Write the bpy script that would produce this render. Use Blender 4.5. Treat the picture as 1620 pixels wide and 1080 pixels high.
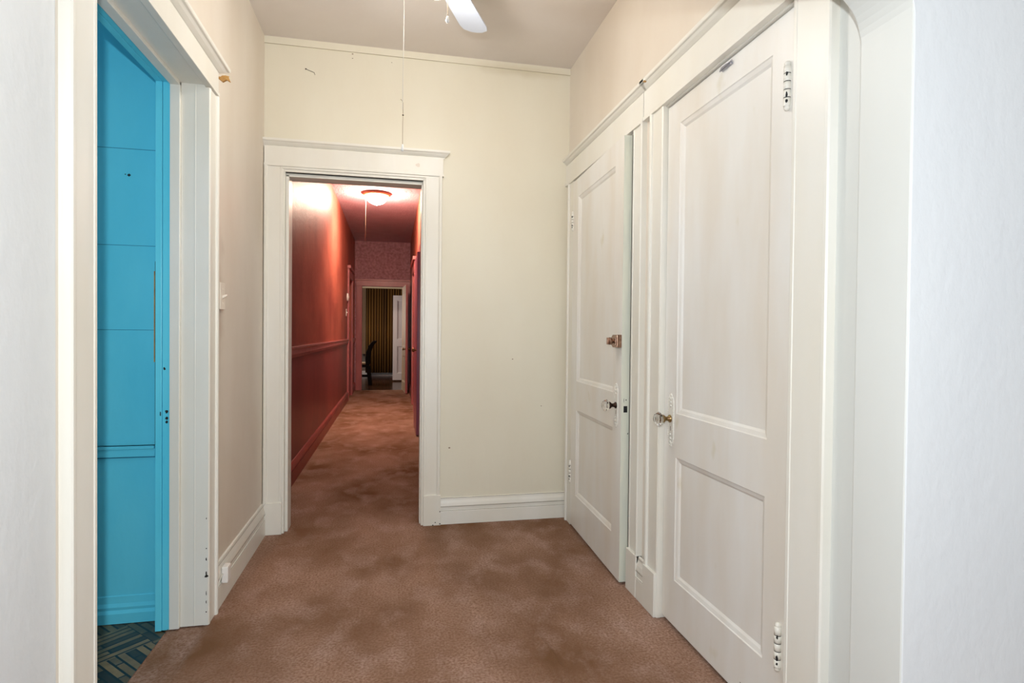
import bpy, bmesh, math, random
from mathutils import Vector, Matrix
R = math.radians
PI = math.pi
random.seed(7)
for o in list(bpy.data.objects):
    bpy.data.objects.remove(o)
S = bpy.context.scene
COL = S.collection

# ------------------------------------------------------------------ camera, world, exposure
YAW, PITCH, ROLL, FPX = 0.207016722, -0.01378, 0.010055, 895.136
cd = bpy.data.cameras.new('camera')
cam = bpy.data.objects.new('camera', cd)
COL.objects.link(cam)
cd.sensor_width = 36.0
cd.lens = FPX / 1620.0 * 36.0
cd.clip_start = 0.02
f = Vector((math.sin(YAW) * math.cos(PITCH), math.cos(YAW) * math.cos(PITCH), math.sin(PITCH)))
r = Vector((math.cos(YAW), -math.sin(YAW), 0))
u = r.cross(f)
r2 = math.cos(ROLL) * r + math.sin(ROLL) * u
u2 = -math.sin(ROLL) * r + math.cos(ROLL) * u
M = Matrix((r2, u2, -f)).transposed().to_4x4()
M.translation = (0, 0, 1.18)
cam.matrix_world = M
S.camera = cam

w = bpy.data.worlds.new('world')
S.world = w
w.use_nodes = True
w.node_tree.nodes['Background'].inputs[0].default_value = (0.75, 0.82, 0.92, 1)
w.node_tree.nodes['Background'].inputs[1].default_value = 0.4
vs = S.view_settings
vs.view_transform = 'Standard'
vs.look = 'None'
vs.exposure = 0.12
vs.gamma = 1.0
vs.use_curve_mapping = False


def light(name, kind, loc, energy, color, size=0.1, rot=None, size_y=None, spot=None):
    d = bpy.data.lights.new(name, kind)
    d.energy = energy
    d.color = color
    if kind == 'AREA':
        d.size = size
        if size_y:
            d.shape = 'RECTANGLE'
            d.size_y = size_y
    else:
        d.shadow_soft_size = size
    o = bpy.data.objects.new(name, d)
    o.location = loc
    if rot:
        o.rotation_euler = rot
    COL.objects.link(o)
    return o


# the camera's flash gun, a hand's breadth above the lens
light('camera_flash', 'POINT', (-0.04, -0.03, 1.40), 82, (0.88, 0.95, 1.0), 0.02)
# soft fill added behind the camera, placed as an unseen front-room window
light('front_fill', 'AREA', (0.2, -2.85, 1.55), 28, (0.90, 0.95, 1.0), 2.6, (R(90), 0, 0), 1.9)
# the fan's glass bowl and the hall dome shine by themselves (see their materials)
FAN_GLOW, HALL_GLOW = 27.0, 340.0
light('fan_bulb', 'POINT', (0.15, 2.3, 2.45), 12.5, (1.0, 0.965, 0.95), 0.07)
light('dining_fill', 'AREA', (-1.5, 13.6, 1.6), 38, (1.0, 0.88, 0.75), 1.2, (0, R(-90), 0))  # warm unseen light added to brighten the room past the hall
light('kitchen_fill', 'AREA', (-2.5, 1.4, 2.1), 4.0, (0.92, 0.96, 1.0), 0.9, (0, R(-90), 0))  # unseen fill added inside the kitchen to lift its blue wall


# ------------------------------------------------------------------ materials
def srgb(rr, gg, bb):
    def c(v):
        v /= 255.0
        return v / 12.92 if v <= 0.04045 else ((v + 0.055) / 1.055) ** 2.4
    return (c(rr), c(gg), c(bb), 1)


def mat(name, base, rough=0.5, var=None, vscale=(3, 3, 3), vamt=0.5, bump=0.0, bscale=(60, 60, 60), bdist=0.002,
        metal=0.0, spec=0.5, var2=None, v2scale=(20, 20, 20), v2lo=0.6, v2hi=0.75, emis=None, estr=0, trans=0, ior=1.5, fine=None):
    m = bpy.data.materials.new(name)
    m.use_nodes = True
    nt = m.node_tree
    N, L = nt.nodes, nt.links
    p = N['Principled BSDF']
    p.inputs['Base Color'].default_value = base
    p.inputs['Roughness'].default_value = rough
    p.inputs['Metallic'].default_value = metal
    p.inputs['Specular IOR Level'].default_value = spec
    p.inputs['IOR'].default_value = ior
    p.inputs['Transmission Weight'].default_value = trans
    if emis:
        p.inputs['Emission Color'].default_value = emis
        p.inputs['Emission Strength'].default_value = estr
    tc = N.new('ShaderNodeTexCoord')

    def noise(scale, detail=4):
        mp = N.new('ShaderNodeMapping')
        mp.inputs['Scale'].default_value = scale
        L.new(tc.outputs['Object'], mp.inputs[0])
        n = N.new('ShaderNodeTexNoise')
        n.inputs['Scale'].default_value = 1
        n.inputs['Detail'].default_value = detail
        L.new(mp.outputs[0], n.inputs['Vector'])
        return n

    def mixc(facsock, a, b):
        mx = N.new('ShaderNodeMix')
        mx.data_type = 'RGBA'
        L.new(facsock, mx.inputs[0])
        if isinstance(a, tuple):
            mx.inputs[6].default_value = a
        else:
            L.new(a, mx.inputs[6])
        mx.inputs[7].default_value = b
        return mx.outputs[2]

    def rng(sock, lo, hi, amt=1.0):
        mr = N.new('ShaderNodeMapRange')
        mr.inputs[1].default_value = lo
        mr.inputs[2].default_value = hi
        mr.inputs[3].default_value = 0
        mr.inputs[4].default_value = amt
        L.new(sock, mr.inputs[0])
        return mr.outputs[0]
    c = base
    if var:
        c = mixc(rng(noise(vscale).outputs[0], 0.35, 0.68, vamt), c, var)
    if var2:
        c = mixc(rng(noise(v2scale, 3).outputs[0], v2lo, v2hi, 1.0), c, var2)
    if fine:
        c = mixc(rng(noise(fine[1], 2).outputs[0], 0.3, 0.7, fine[2]), c, fine[0])
    if not isinstance(c, tuple):
        L.new(c, p.inputs['Base Color'])
    if bump:
        b = N.new('ShaderNodeBump')
        b.inputs['Strength'].default_value = bump
        b.inputs['Distance'].default_value = bdist
        L.new(noise(bscale, 3).outputs[0], b.inputs['Height'])
        L.new(b.outputs[0], p.inputs['Normal'])
    return m


WALLC = mat('far_wall_paint', srgb(233, 228, 210), 0.42, srgb(226, 218, 197), (2.5, 2.5, 1.2), 0.6, 0.12, (14, 14, 5), 0.01)
WALLL = mat('side_wall_paint', srgb(231, 222, 209), 0.45, srgb(216, 203, 185), (3, 2.2, 1.0), 0.7, 0.14, (16, 16, 5), 0.01)
ARCHP = mat('arch_reveal_paint', srgb(219, 221, 217), 0.45, srgb(211, 212, 206), (3, 3, 1.2), 0.5, 0.15, (16, 16, 6), 0.008)


def smudge(m, c, rad, col, amt):
    """hand dirt round a spot of the wall"""
    nt = m.node_tree
    N, L = nt.nodes, nt.links
    p = N['Principled BSDF']
    old = p.inputs['Base Color'].links[0].from_socket
    tc = N.new('ShaderNodeTexCoord')
    mp = N.new('ShaderNodeMapping')
    mp.vector_type = 'TEXTURE'
    mp.inputs['Location'].default_value = c
    mp.inputs['Scale'].default_value = rad
    L.new(tc.outputs['Object'], mp.inputs[0])
    ln = N.new('ShaderNodeVectorMath')
    ln.operation = 'LENGTH'
    L.new(mp.outputs[0], ln.inputs[0])
    nz = N.new('ShaderNodeTexNoise')
    nz.inputs['Scale'].default_value = 9
    L.new(tc.outputs['Object'], nz.inputs['Vector'])
    ad = N.new('ShaderNodeMath')
    ad.operation = 'ADD'
    L.new(ln.outputs['Value'], ad.inputs[0])
    L.new(nz.outputs[0], ad.inputs[1])
    mr = N.new('ShaderNodeMapRange')
    mr.interpolation_type = 'SMOOTHSTEP'
    mr.inputs[1].default_value = 0.5
    mr.inputs[2].default_value = 1.5
    mr.inputs[3].default_value = amt
    mr.inputs[4].default_value = 0
    L.new(ad.outputs[0], mr.inputs[0])
    mx = N.new('ShaderNodeMix')
    mx.data_type = 'RGBA'
    L.new(mr.outputs[0], mx.inputs[0])
    L.new(old, mx.inputs[6])
    mx.inputs[7].default_value = col
    L.new(mx.outputs[2], p.inputs['Base Color'])


smudge(WALLL, (-0.735, 2.60, 1.27), (0.3, 0.15, 0.42), srgb(150, 122, 96), 0.6)
smudge(WALLC, (0.80, 3.5, 2.83), (0.4, 0.1, 0.05), srgb(205, 195, 165), 0.5)
WALLN = mat('front_wall_paint', srgb(222, 225, 226), 0.5, srgb(212, 216, 219), (3, 3, 1.2), 0.5, 0.25, (40, 40, 26), 0.006)
TRIM = mat('trim_gloss_paint', srgb(238, 236, 228), 0.38, srgb(229, 223, 207), (4, 4, 1.4), 0.55, 0.10, (30, 30, 3), 0.004)
DOORP = mat('door_gloss_paint', srgb(240, 239, 235), 0.36, srgb(226, 216, 200), (5, 5, 1.2), 0.65, 0.12, (40, 40, 2.5), 0.004,
            var2=srgb(200, 188, 140), v2scale=(7, 7, 5), v2lo=0.68, v2hi=0.95)
EDGE = mat('door_edge_paint', srgb(230, 231, 214), 0.35, srgb(212, 216, 204), (30, 30, 5), 0.7)
CEIL = mat('ceiling_paint', srgb(226, 219, 212), 0.6, srgb(216, 206, 197), (2, 2, 2), 0.6, 0.1, (12, 12, 12), 0.01)
CHIP = mat('dark_chip', srgb(38, 30, 26), 0.7)
SCUFF = mat('scuff_mark', srgb(150, 132, 112), 0.7)
WOODCHIP = mat('bare_wood', srgb(206, 160, 92), 0.7, srgb(170, 120, 62), (60, 60, 60), 0.7)
CRACKL = mat('faint_seam', srgb(196, 186, 160), 0.8)
CRACK = mat('seam_dirt', srgb(120, 108, 88), 0.8)
BLUE = mat('blue_gloss_paint', srgb(112, 226, 250), 0.32, srgb(88, 210, 240), (4, 4, 1.5), 0.7, 0.22, (18, 18, 10), 0.006)
BLUED = mat('blue_seam', srgb(50, 140, 175), 0.6)
CARPET = mat('brown_carpet', srgb(196, 160, 140), 0.95, srgb(130, 96, 70), (2.3, 1.6, 2), 1.0, 1.0, (260, 260, 260), 0.008, spec=0.05,
             var2=srgb(214, 182, 168), v2scale=(7, 4.5, 5), v2lo=0.48, v2hi=0.86, fine=(srgb(132, 94, 70), (105, 105, 105), 0.75))
HWALL = mat('hall_panel_paint', srgb(186, 108, 88), 0.46, srgb(138, 66, 58), (2.2, 1.6, 1.6), 0.9, 0.8, (120, 120, 34), 0.006,
            fine=(srgb(122, 62, 50), (160, 160, 22), 0.5), spec=0.22)
HWAIN = mat('hall_wainscot', srgb(158, 74, 72), 0.38, srgb(120, 50, 52), (2, 2, 0.7), 0.9, 0.4, (150, 150, 12), 0.004,
            fine=(srgb(92, 36, 38), (140, 140, 6), 0.55), spec=0.5)
HTRIM = mat('hall_pink_trim', srgb(182, 108, 106), 0.35, srgb(160, 86, 88), (8, 8, 3), 0.6, 0.1, (50, 50, 10))
HBASE = mat('hall_baseboard_paint', srgb(150, 66, 60), 0.35, srgb(120, 48, 46), (8, 3, 8), 0.6, 0.1, (50, 10, 50))
HCEIL = mat('hall_textured_ceiling', srgb(214, 190, 204), 0.75, srgb(200, 172, 188), (5, 5, 5), 0.6, 0.8, (45, 45, 45), 0.012)
HEND = mat('hall_end_paper', srgb(190, 140, 146), 0.7, srgb(150, 100, 110), (22, 22, 22), 0.9, 0.5, (40, 40, 40), 0.01)
DARKWOOD = mat('dark_floorboards', srgb(70, 42, 28), 0.22, srgb(46, 26, 18), (14, 1.2, 3), 0.8, 0.1, (40, 4, 4))
CREAMW = mat('cream_door_paint', srgb(222, 205, 175), 0.4)
WHITEP = mat('white_door_paint', srgb(232, 230, 232), 0.4, srgb(220, 218, 222), (3, 3, 1), 0.5)
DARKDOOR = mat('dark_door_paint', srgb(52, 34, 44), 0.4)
BRONZE = mat('aged_bronze', srgb(172, 142, 122), 0.28, srgb(104, 66, 48), (60, 60, 60), 0.8, metal=0.95)
DARKBR = mat('dark_bronze', srgb(58, 42, 36), 0.3, metal=0.9)
BRASS = mat('worn_brass', srgb(168, 148, 96), 0.28, srgb(110, 70, 60), (90, 90, 90), 0.8, metal=0.95)
STEEL = mat('painted_over_steel', srgb(170, 170, 178), 0.35, metal=0.5)
GLASS = mat('clear_knob_glass', (1, 1, 1, 1), 0.02, trans=1.0, ior=1.5)
BLACK = mat('latch_black', srgb(22, 22, 24), 0.5)
BLADE = mat('fan_blade_white', srgb(208, 216, 230), 0.35, srgb(200, 209, 224), (5, 5, 5), 0.4)
FANW = mat('fan_housing_white', srgb(236, 234, 228), 0.3)
BOWL = mat('lit_glass_bowl', srgb(250, 240, 220), 0.4, emis=(1.0, 0.90, 0.74, 1), estr=FAN_GLOW)
DOME = mat('lit_hall_dome', srgb(255, 245, 230), 0.4, emis=(1.0, 0.75, 0.57, 1), estr=HALL_GLOW)
DOMEPAN = mat('dome_pan', srgb(188, 128, 92), 0.35)
CORD = mat('cord', srgb(236, 232, 220), 0.6)
CORDB = mat('old_cord', srgb(176, 156, 128), 0.6)
PLASTIC = mat('ivory_plastic', srgb(242, 234, 220), 0.3)
WPLASTIC = mat('white_plastic', srgb(240, 238, 234), 0.3)
CHAIRW = mat('chair_black_wood', srgb(16, 11, 10), 0.7, spec=0.15)
CHAIRS = mat('chair_seat_cloth', srgb(150, 130, 105), 0.8)


def curtain_mat():
    m = mat('gold_brown_curtain', srgb(150, 108, 40), 0.75, srgb(70, 44, 24), (26, 26, 0.25), 1.0, 0.1)
    return m


CURT = curtain_mat()


def vinyl_mat():
    m = bpy.data.materials.new('parquet_vinyl')
    m.use_nodes = True
    nt = m.node_tree
    N, L = nt.nodes, nt.links
    p = N['Principled BSDF']
    p.inputs['Roughness'].default_value = 0.35
    tc = N.new('ShaderNodeTexCoord')
    cols = []

    def tile(rotz, sx, sy, off):
        mp = N.new('ShaderNodeMapping')
        mp.inputs['Rotation'].default_value = (0, 0, rotz)
        mp.inputs['Location'].default_value = off
        L.new(tc.outputs['Object'], mp.inputs[0])
        b = N.new('ShaderNodeTexBrick')
        b.inputs['Color1'].default_value = srgb(150, 124, 80)
        b.inputs['Color2'].default_value = srgb(34, 20, 12)
        b.inputs['Mortar'].default_value = srgb(16, 12, 10)
        b.inputs['Scale'].default_value = 1
        b.inputs['Mortar Size'].default_value = 0.004
        b.inputs['Brick Width'].default_value = sx
        b.inputs['Row Height'].default_value = sy
        b.offset = 0.37
        L.new(mp.outputs[0], b.inputs['Vector'])
        return b
    a = tile(R(45), 0.24, 0.030, (0, 0, 0))
    b = tile(R(-45), 0.24, 0.030, (0.03, 0.02, 0))
    ch = N.new('ShaderNodeTexChecker')
    ch.inputs['Scale'].default_value = 1 / 0.21
    mp = N.new('ShaderNodeMapping')
    mp.inputs['Rotation'].default_value = (0, 0, R(45))
    L.new(tc.outputs['Object'], mp.inputs[0])
    L.new(mp.outputs[0], ch.inputs['Vector'])
    mx = N.new('ShaderNodeMix')
    mx.data_type = 'RGBA'
    L.new(ch.outputs['Fac'], mx.inputs[0])
    L.new(a.outputs[0], mx.inputs[6])
    L.new(b.outputs[0], mx.inputs[7])
    n = N.new('ShaderNodeTexNoise')
    n.inputs['Scale'].default_value = 24
    L.new(tc.outputs['Object'], n.inputs['Vector'])
    mm = N.new('ShaderNodeMix')
    mm.data_type = 'RGBA'
    mm.blend_type = 'MULTIPLY'
    mm.inputs[0].default_value = 0.7
    L.new(mx.outputs[2], mm.inputs[6])
    L.new(n.outputs['Fac'], mm.inputs[7])
    L.new(mm.outputs[2], p.inputs['Base Color'])
    return m


VINYL = vinyl_mat()


# ------------------------------------------------------------------ mesh helpers (vertices are given in world coordinates)
class MB:
    def __init__(self):
        self.bm = bmesh.new()
        self.smooth = False

    def quad(self, pts, mi=0):
        f = self.bm.faces.new([self.bm.verts.new(p) for p in pts])
        f.material_index = mi
        return f

    def box(self, x0, x1, y0, y1, z0, z1, mi=0):
        x0, x1 = sorted((x0, x1))
        y0, y1 = sorted((y0, y1))
        z0, z1 = sorted((z0, z1))
        v = [self.bm.verts.new(p) for p in ((x0, y0, z0), (x1, y0, z0), (x1, y1, z0), (x0, y1, z0), (x0, y0, z1), (x1, y0, z1), (x1, y1, z1), (x0, y1, z1))]
        fs = []
        for idx in ((3, 2, 1, 0), (4, 5, 6, 7), (0, 1, 5, 4), (1, 2, 6, 5), (2, 3, 7, 6), (3, 0, 4, 7)):
            f = self.bm.faces.new([v[i] for i in idx])
            f.material_index = mi
            fs.append(f)
        return fs      # bottom, top, -y, +x, +y, -x

    def prism(self, poly, o, eu, ev, ew, length, mitre=None, mi=0, smooth=False):
        """poly: [(a,b)] in the (eu,ev) plane, swept along ew; mitre: b-coordinate lengthens both ends"""
        o, eu, ev, ew = map(Vector, (o, eu, ev, ew))
        s0, s1 = mitre if mitre else (0, 0)
        A = [self.bm.verts.new(o + eu * a + ev * b - ew * (s0 * a)) for a, b in poly]
        B = [self.bm.verts.new(o + eu * a + ev * b + ew * (length + s1 * a)) for a, b in poly]
        n = len(poly)
        fs = []
        for i in range(n):
            j = (i + 1) % n
            f = self.bm.faces.new((A[i], A[j], B[j], B[i]))
            f.smooth = smooth
            fs.append(f)
        fs.append(self.bm.faces.new(A[::-1]))
        fs.append(self.bm.faces.new(B))
        for f in fs:
            f.material_index = mi
        return fs

    def lathe(self, prof, o, axis, seg=24, smooth=True, mi=0):
        """prof: [(r,h)] around axis through o"""
        o = Vector(o)
        ax = Vector(axis).normalized()
        t = Vector((0, 0, 1)) if abs(ax.z) < 0.9 else Vector((1, 0, 0))
        e1 = ax.cross(t).normalized()
        e2 = ax.cross(e1)
        rings = []
        for rr, h in prof:
            if rr < 1e-6:
                rings.append([self.bm.verts.new(o + ax * h)])
            else:
                rings.append([self.bm.verts.new(o + ax * h + (e1 * math.cos(2 * PI * k / seg) + e2 * math.sin(2 * PI * k / seg)) * rr) for k in range(seg)])
        for a, b in zip(rings, rings[1:]):
            for k in range(seg):
                j = (k + 1) % seg
                if len(a) == 1 and len(b) == 1:
                    continue
                if len(a) == 1:
                    f = self.bm.faces.new((a[0], b[j], b[k]))
                elif len(b) == 1:
                    f = self.bm.faces.new((a[k], a[j], b[0]))
                else:
                    f = self.bm.faces.new((a[k], a[j], b[j], b[k]))
                f.smooth = smooth
                f.material_index = mi

    def tube(self, pts, rad, seg=8, mi=0):
        pts = [Vector(p) for p in pts]
        rings = []
        for i, p in enumerate(pts):
            d = (pts[min(i + 1, len(pts) - 1)] - pts[max(i - 1, 0)]).normalized()
            t = Vector((0, 0, 1)) if abs(d.z) < 0.9 else Vector((1, 0, 0))
            e1 = d.cross(t).normalized()
            e2 = d.cross(e1)
            rr = rad[i] if isinstance(rad, (list, tuple)) else rad
            rings.append([self.bm.verts.new(p + (e1 * math.cos(2 * PI * k / seg) + e2 * math.sin(2 * PI * k / seg)) * rr) for k in range(seg)])
        for a, b in zip(rings, rings[1:]):
            for k in range(seg):
                j = (k + 1) % seg
                f = self.bm.faces.new((a[k], a[j], b[j], b[k]))
                f.smooth = True
                f.material_index = mi
        self.bm.faces.new(rings[0][::-1]).material_index = mi
        self.bm.faces.new(rings[-1]).material_index = mi

    def blot(self, c, e1, e2, ra, rb, mi=1, n=9, jit=0.45):
        """a small irregular flake lying on a surface"""
        c, e1, e2 = map(Vector, (c, e1, e2))
        v = []
        for k in range(n):
            a = 2 * PI * k / n
            s = 1 - random.random() * jit
            v.append(self.bm.verts.new(c + e1 * (math.cos(a) * ra * s) + e2 * (math.sin(a) * rb * s)))
        f = self.bm.faces.new(v)
        f.material_index = mi

    def build(self, name, mats, parent=None, bevel=0, normals=True, seg=2):
        if not isinstance(mats, (list, tuple)):
            mats = [mats]
        if normals:
            bmesh.ops.recalc_face_normals(self.bm, faces=self.bm.faces)
        off = Vector((0, 0, 0))
        q = parent
        while q:
            off += Vector(q.location)
            q = q.parent
        for v in self.bm.verts:
            v.co -= off
        me = bpy.data.meshes.new(name)
        self.bm.to_mesh(me)
        self.bm.free()
        for m in mats:
            me.materials.append(m)
        o = bpy.data.objects.new(name, me)
        COL.objects.link(o)
        if parent:
            o.parent = parent
        if bevel:
            b = o.modifiers.new('bevel', 'BEVEL')
            b.width = bevel
            b.segments = seg
            b.limit_method = 'ANGLE'
            b.angle_limit = R(40)
        return o


def struct(o, label=None):
    o['kind'] = 'structure'
    if label:
        o['label'] = label
    return o


def tag(o, label, cat, group=None):
    o['label'] = label
    o['category'] = cat
    if group:
        o['group'] = group
    return o


def empty(name, loc):
    o = bpy.data.objects.new(name, None)
    o.location = loc
    o.empty_display_size = 0.05
    COL.objects.link(o)
    return o


# ------------------------------------------------------------------ dimensions
XL, XR, YF, ZC = -0.735, 1.10, 3.50, 2.877        # room: left wall, right wall, far wall, ceiling
LD0, LD1, LDZ = 1.583, 2.452, 2.150                 # left doorway (Y range, head)
HX0, HX1, HZ = -0.602, 0.166, 2.085                # hall doorway clear opening
D1a, D1b, D1Z = 2.465, 3.345, 2.118                # far right door (closet) opening
D2a, D2b, D2Z = 1.392, 2.168, 2.118                # near right door opening
AX, AY0, AY1 = 1.05, 0.985, 1.124                  # arch reveal plane and thickness
HL, HR, HE, HC = -0.77, 0.335, 11.9, 3.03          # hall walls, end, ceiling

# ------------------------------------------------------------------ floors


def floor_grid():
    mb = MB()
    xs = [-0.862 + i * 0.010 for i in range(200)]
    ys = [0.9 + j * 0.010 for j in range(265)]

    def ridge(x, y, ax, ay, bx, by, h, wd):
        dx, dy = bx - ax, by - ay
        L2 = dx * dx + dy * dy
        t = ((x - ax) * dx + (y - ay) * dy) / L2
        if t < -0.1 or t > 1.1:
            return 0
        px, py = ax + t * dx, ay + t * dy
        px += 0.012 * math.sin(t * 9)
        d2 = (x - px) ** 2 + (y - py) ** 2
        e = min(1, max(0, (t + 0.1) * 6)) * min(1, max(0, (1.1 - t) * 6))
        return h * math.exp(-d2 / (wd * wd)) * e
    V = []
    j_last = ys[-1]
    for y in ys:
        row = []
        for x in xs:
            z = 0.0012 * math.sin(x * 13 + y * 4) * math.sin(y * 9 - x * 5)
            if x > -0.8:
                z += ridge(x, y, 0.56, 2.12, 0.62, 1.2, 0.011, 0.011)
                z += ridge(x, y, 0.37, 2.75, 0.36, 2.1, 0.007, 0.011)
            if x < -0.73 and y > LD0 - 0.02 and y < LD1 + 0.02:
                z -= 0.004
            if j_last - y < 0.03:
                z = 0
            row.append(mb.bm.verts.new((x, y, z)))
        V.append(row)
    for j in range(len(ys) - 1):
        for i in range(len(xs) - 1):
            f = mb.bm.faces.new((V[j][i], V[j][i + 1], V[j + 1][i + 1], V[j + 1][i]))
            f.smooth = True
    mb.quad([(-0.862, ys[-1], 0), (xs[-1], ys[-1], 0), (xs[-1], HE - 0.02, 0), (-0.862, HE - 0.02, 0)])
    # cut edge of the carpet at the kitchen threshold
    mb.quad([(-0.862, 0.9, -0.02), (-0.862, YF, -0.02), (-0.862, YF, 0.001), (-0.862, 0.9, 0.001)])
    return struct(mb.build('floor', CARPET, normals=False))


floor_grid()
mb = MB()
mb.quad([(-2.4, -3.0, -0.002), (2.7, -3.0, -0.002), (2.7, 0.9, -0.002), (-2.4, 0.9, -0.002)])
struct(mb.build('floor_front', CARPET, normals=False))
mb = MB()
mb.box(-2.65, -0.80, 0.6, 2.70, -0.05, -0.008)
struct(mb.build('floor_kitchen', VINYL))
mb = MB()
mb.box(-2.2, 1.6, HE - 0.05, 15.75, -0.05, -0.001)
struct(mb.build('floor_dining', DARKWOOD))

# ------------------------------------------------------------------ walls
mb = MB()      # left wall, its kitchen side painted blue
for y0, y1, z0, z1 in ((1.43, LD0 - 0.02, 0, ZC), (LD1 + 0.02, YF, 0, ZC), (LD0 - 0.02, LD1 + 0.02, LDZ + 0.02, ZC)):
    fs = mb.box(-0.90, XL, y0, y1, z0, z1)
    fs[5].material_index = 1
fs = mb.box(-0.90, XL + 0.004, 0.985, 1.432, 0, ZC, 2)
fs[5].material_index = 1
struct(mb.build('wall_left', [WALLL, BLUE, WALLN]))

mb = MB()      # far wall round the hall doorway
for x0, x1, z0, z1 in ((-0.90, HX0 - 0.02, 0, ZC), (HX1 + 0.02, 1.25, 0, ZC), (HX0 - 0.02, HX1 + 0.02, HZ + 0.02, ZC)):
    fs = mb.box(x0, x1, YF, YF + 0.14, z0, z1)
    fs[4].material_index = 1
mb.box(-0.90, 1.25, YF + 0.002, YF + 0.14, ZC, HC)
# nail holes, spots
for x, z, s in ((-0.247, 2.826, 0.006), (-0.247, 2.80, 0.005), (0.74, 1.02, 0.006), (0.345, 0.47, 0.008), (0.93, 0.72, 0.005), (-0.02, 2.80, 0.004)):
    mb.blot((x, YF - 0.0008, z), (1, 0, 0), (0, 0, 1), s, s * 0.7, 2)
struct(mb.build('wall_far', [WALLC, HWALL, SCUFF]))

mb = MB()      # right wall with the two door openings
mb.box(XR, XR + 0.14, AY1, D2a - 0.02, 0, ZC, 1)
for y0, y1, z0, z1 in ((D2b + 0.02, D1a - 0.02, 0, ZC), (D1b + 0.02, YF, 0, ZC),
                       (D2a - 0.02, D2b + 0.02, D2Z + 0.02, ZC), (D1a - 0.02, D1b + 0.02, D1Z + 0.02, ZC)):
    mb.box(XR, XR + 0.14, y0, y1, z0, z1)
struct(mb.build('wall_right', [WALLL, ARCHP]))

mb = MB()      # dark closets behind the two doors
for y0, y1 in ((D1a - 0.1, D1b + 0.1), (D2a - 0.1, D2b + 0.06)):
    mb.box(XR + 0.65, XR + 0.69, y0, y1, 0, 2.5)
    mb.box(XR + 0.14, XR + 0.65, y0 - 0.03, y0, 0, 2.5)
    mb.box(XR + 0.14, XR + 0.65, y1, y1 + 0.03, 0, 2.5)
    mb.box(XR + 0.14, XR + 0.65, y0, y1, 2.5, 2.53)
    mb.box(XR + 0.0, XR + 0.65, y0, y1, -0.03, -0.004)
struct(mb.build('wall_closet', WALLL))

mb = MB()
mb.box(-0.90, 1.25, 0.9, YF + 0.01, ZC, ZC + 0.03)
struct(mb.build('ceiling', CEIL))
mb = MB()
mb.box(-2.4, 2.7, -3.0, 0.985, ZC, ZC + 0.03)
struct(mb.build('ceiling_front', CEIL))


def arch():
    """wall with the wide round-cornered opening the camera looks through"""
    mb = MB()
    x0, x1, zt, rc = -0.71, AX, 1.972, 0.12
    pts = [(x0, 0.0)]
    for k in range(13):
        a = PI - k / 12 * PI / 2
        pts.append((x0 + rc + rc * math.cos(a), zt - rc + rc * math.sin(a)))
    for k in range(13):
        a = PI / 2 - k / 12 * PI / 2
        pts.append((x1 - rc + rc * math.cos(a), zt - rc + rc * math.sin(a)))
    pts.append((x1, 0.0))
    n = len(pts)
    X0, X1 = -2.4, 2.7
    for yy, s in ((AY0, 1), (AY1, -1)):
        for i in range(n - 1):
            a, b = pts[i], pts[i + 1]
            if i == 0:
                mb.quad([(X0, yy, 0), (a[0], yy, 0), (b[0], yy, b[1]), (X0, yy, b[1])])
                mb.quad([(X0, yy, b[1]), (b[0], yy, b[1]), (b[0], yy, ZC), (X0, yy, ZC)])
            elif i == n - 2:
                mb.quad([(X1, yy, 0), (b[0], yy, 0), (a[0], yy, a[1]), (X1, yy, a[1])])
                mb.quad([(X1, yy, a[1]), (a[0], yy, a[1]), (a[0], yy, ZC), (X1, yy, ZC)])
            else:
                mb.quad([(a[0], yy, a[1]), (b[0], yy, b[1]), (b[0], yy, ZC), (a[0], yy, ZC)])
    for i in range(n - 1):
        a, b = pts[i], pts[i + 1]
        f = mb.quad([(a[0], AY0, a[1]), (b[0], AY0, b[1]), (b[0], AY1, b[1]), (a[0], AY1, a[1])], 1)
    bmesh.ops.remove_doubles(mb.bm, verts=mb.bm.verts, dist=1e-5)
    return struct(mb.build('wall_arch', [WALLN, ARCHP], bevel=0.004, seg=2))


arch()
mb = MB()
mb.box(2.7, 2.8, -3.0, 1.1, 0, ZC)
struct(mb.build('wall_front_right', WALLN))
mb = MB()
mb.box(-2.5, -2.4, -3.0, 1.1, 0, ZC)
struct(mb.build('wall_front_left', WALLN))
mb = MB()      # wall behind the camera with an added wide window opening
mb.box(-2.4, 2.7, -3.1, -3.0, 0, 0.6)
mb.box(-2.4, 2.7, -3.1, -3.0, 2.5, ZC)
mb.box(-2.4, -1.1, -3.1, -3.0, 0.6, 2.5)
mb.box(1.5, 2.7, -3.1, -3.0, 0.6, 2.5)
struct(mb.build('wall_front_back', WALLN))

# kitchen shell
mb = MB()
mb.box(-2.65, -0.905, 2.56, 2.70, 0, 2.75)
for z in (1.909, 1.521, 1.18):      # board seams
    mb.box(-2.6, -0.95, 2.5585, 2.56, z - 0.001, z + 0.001, 1)
mb.box(-0.951, -0.944, 2.5575, 2.56, 0.70, 1.46, 2)      # gap at the board's edge
mb.box(-0.955, -0.950, 2.5575, 2.56, 1.05, 1.42, 3)
mb.blot((-1.047, 2.5585, 1.803), (1, 0, 0), (0, 0, 1), 0.008, 0.007, 2)
mb.blot((-1.06, 2.5585, 1.806), (1, 0, 0), (0, 0, 1), 0.003, 0.003, 2)
struct(mb.build('wall_kitchen_far', [BLUE, BLUED, BLACK, WOODCHIP]))
mb = MB()
mb.box(-2.7, -2.65, 0.6, 2.7, 0, 2.75)
struct(mb.build('wall_kitchen_left', BLUE))
mb = MB()
mb.box(-2.65, -0.9, 1.112, 1.15, 0, 2.75)
struct(mb.build('wall_kitchen_near', BLUE))
mb = MB()
mb.box(-2.65, -0.9, 0.99, 2.7, 2.75, 2.78)
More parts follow.
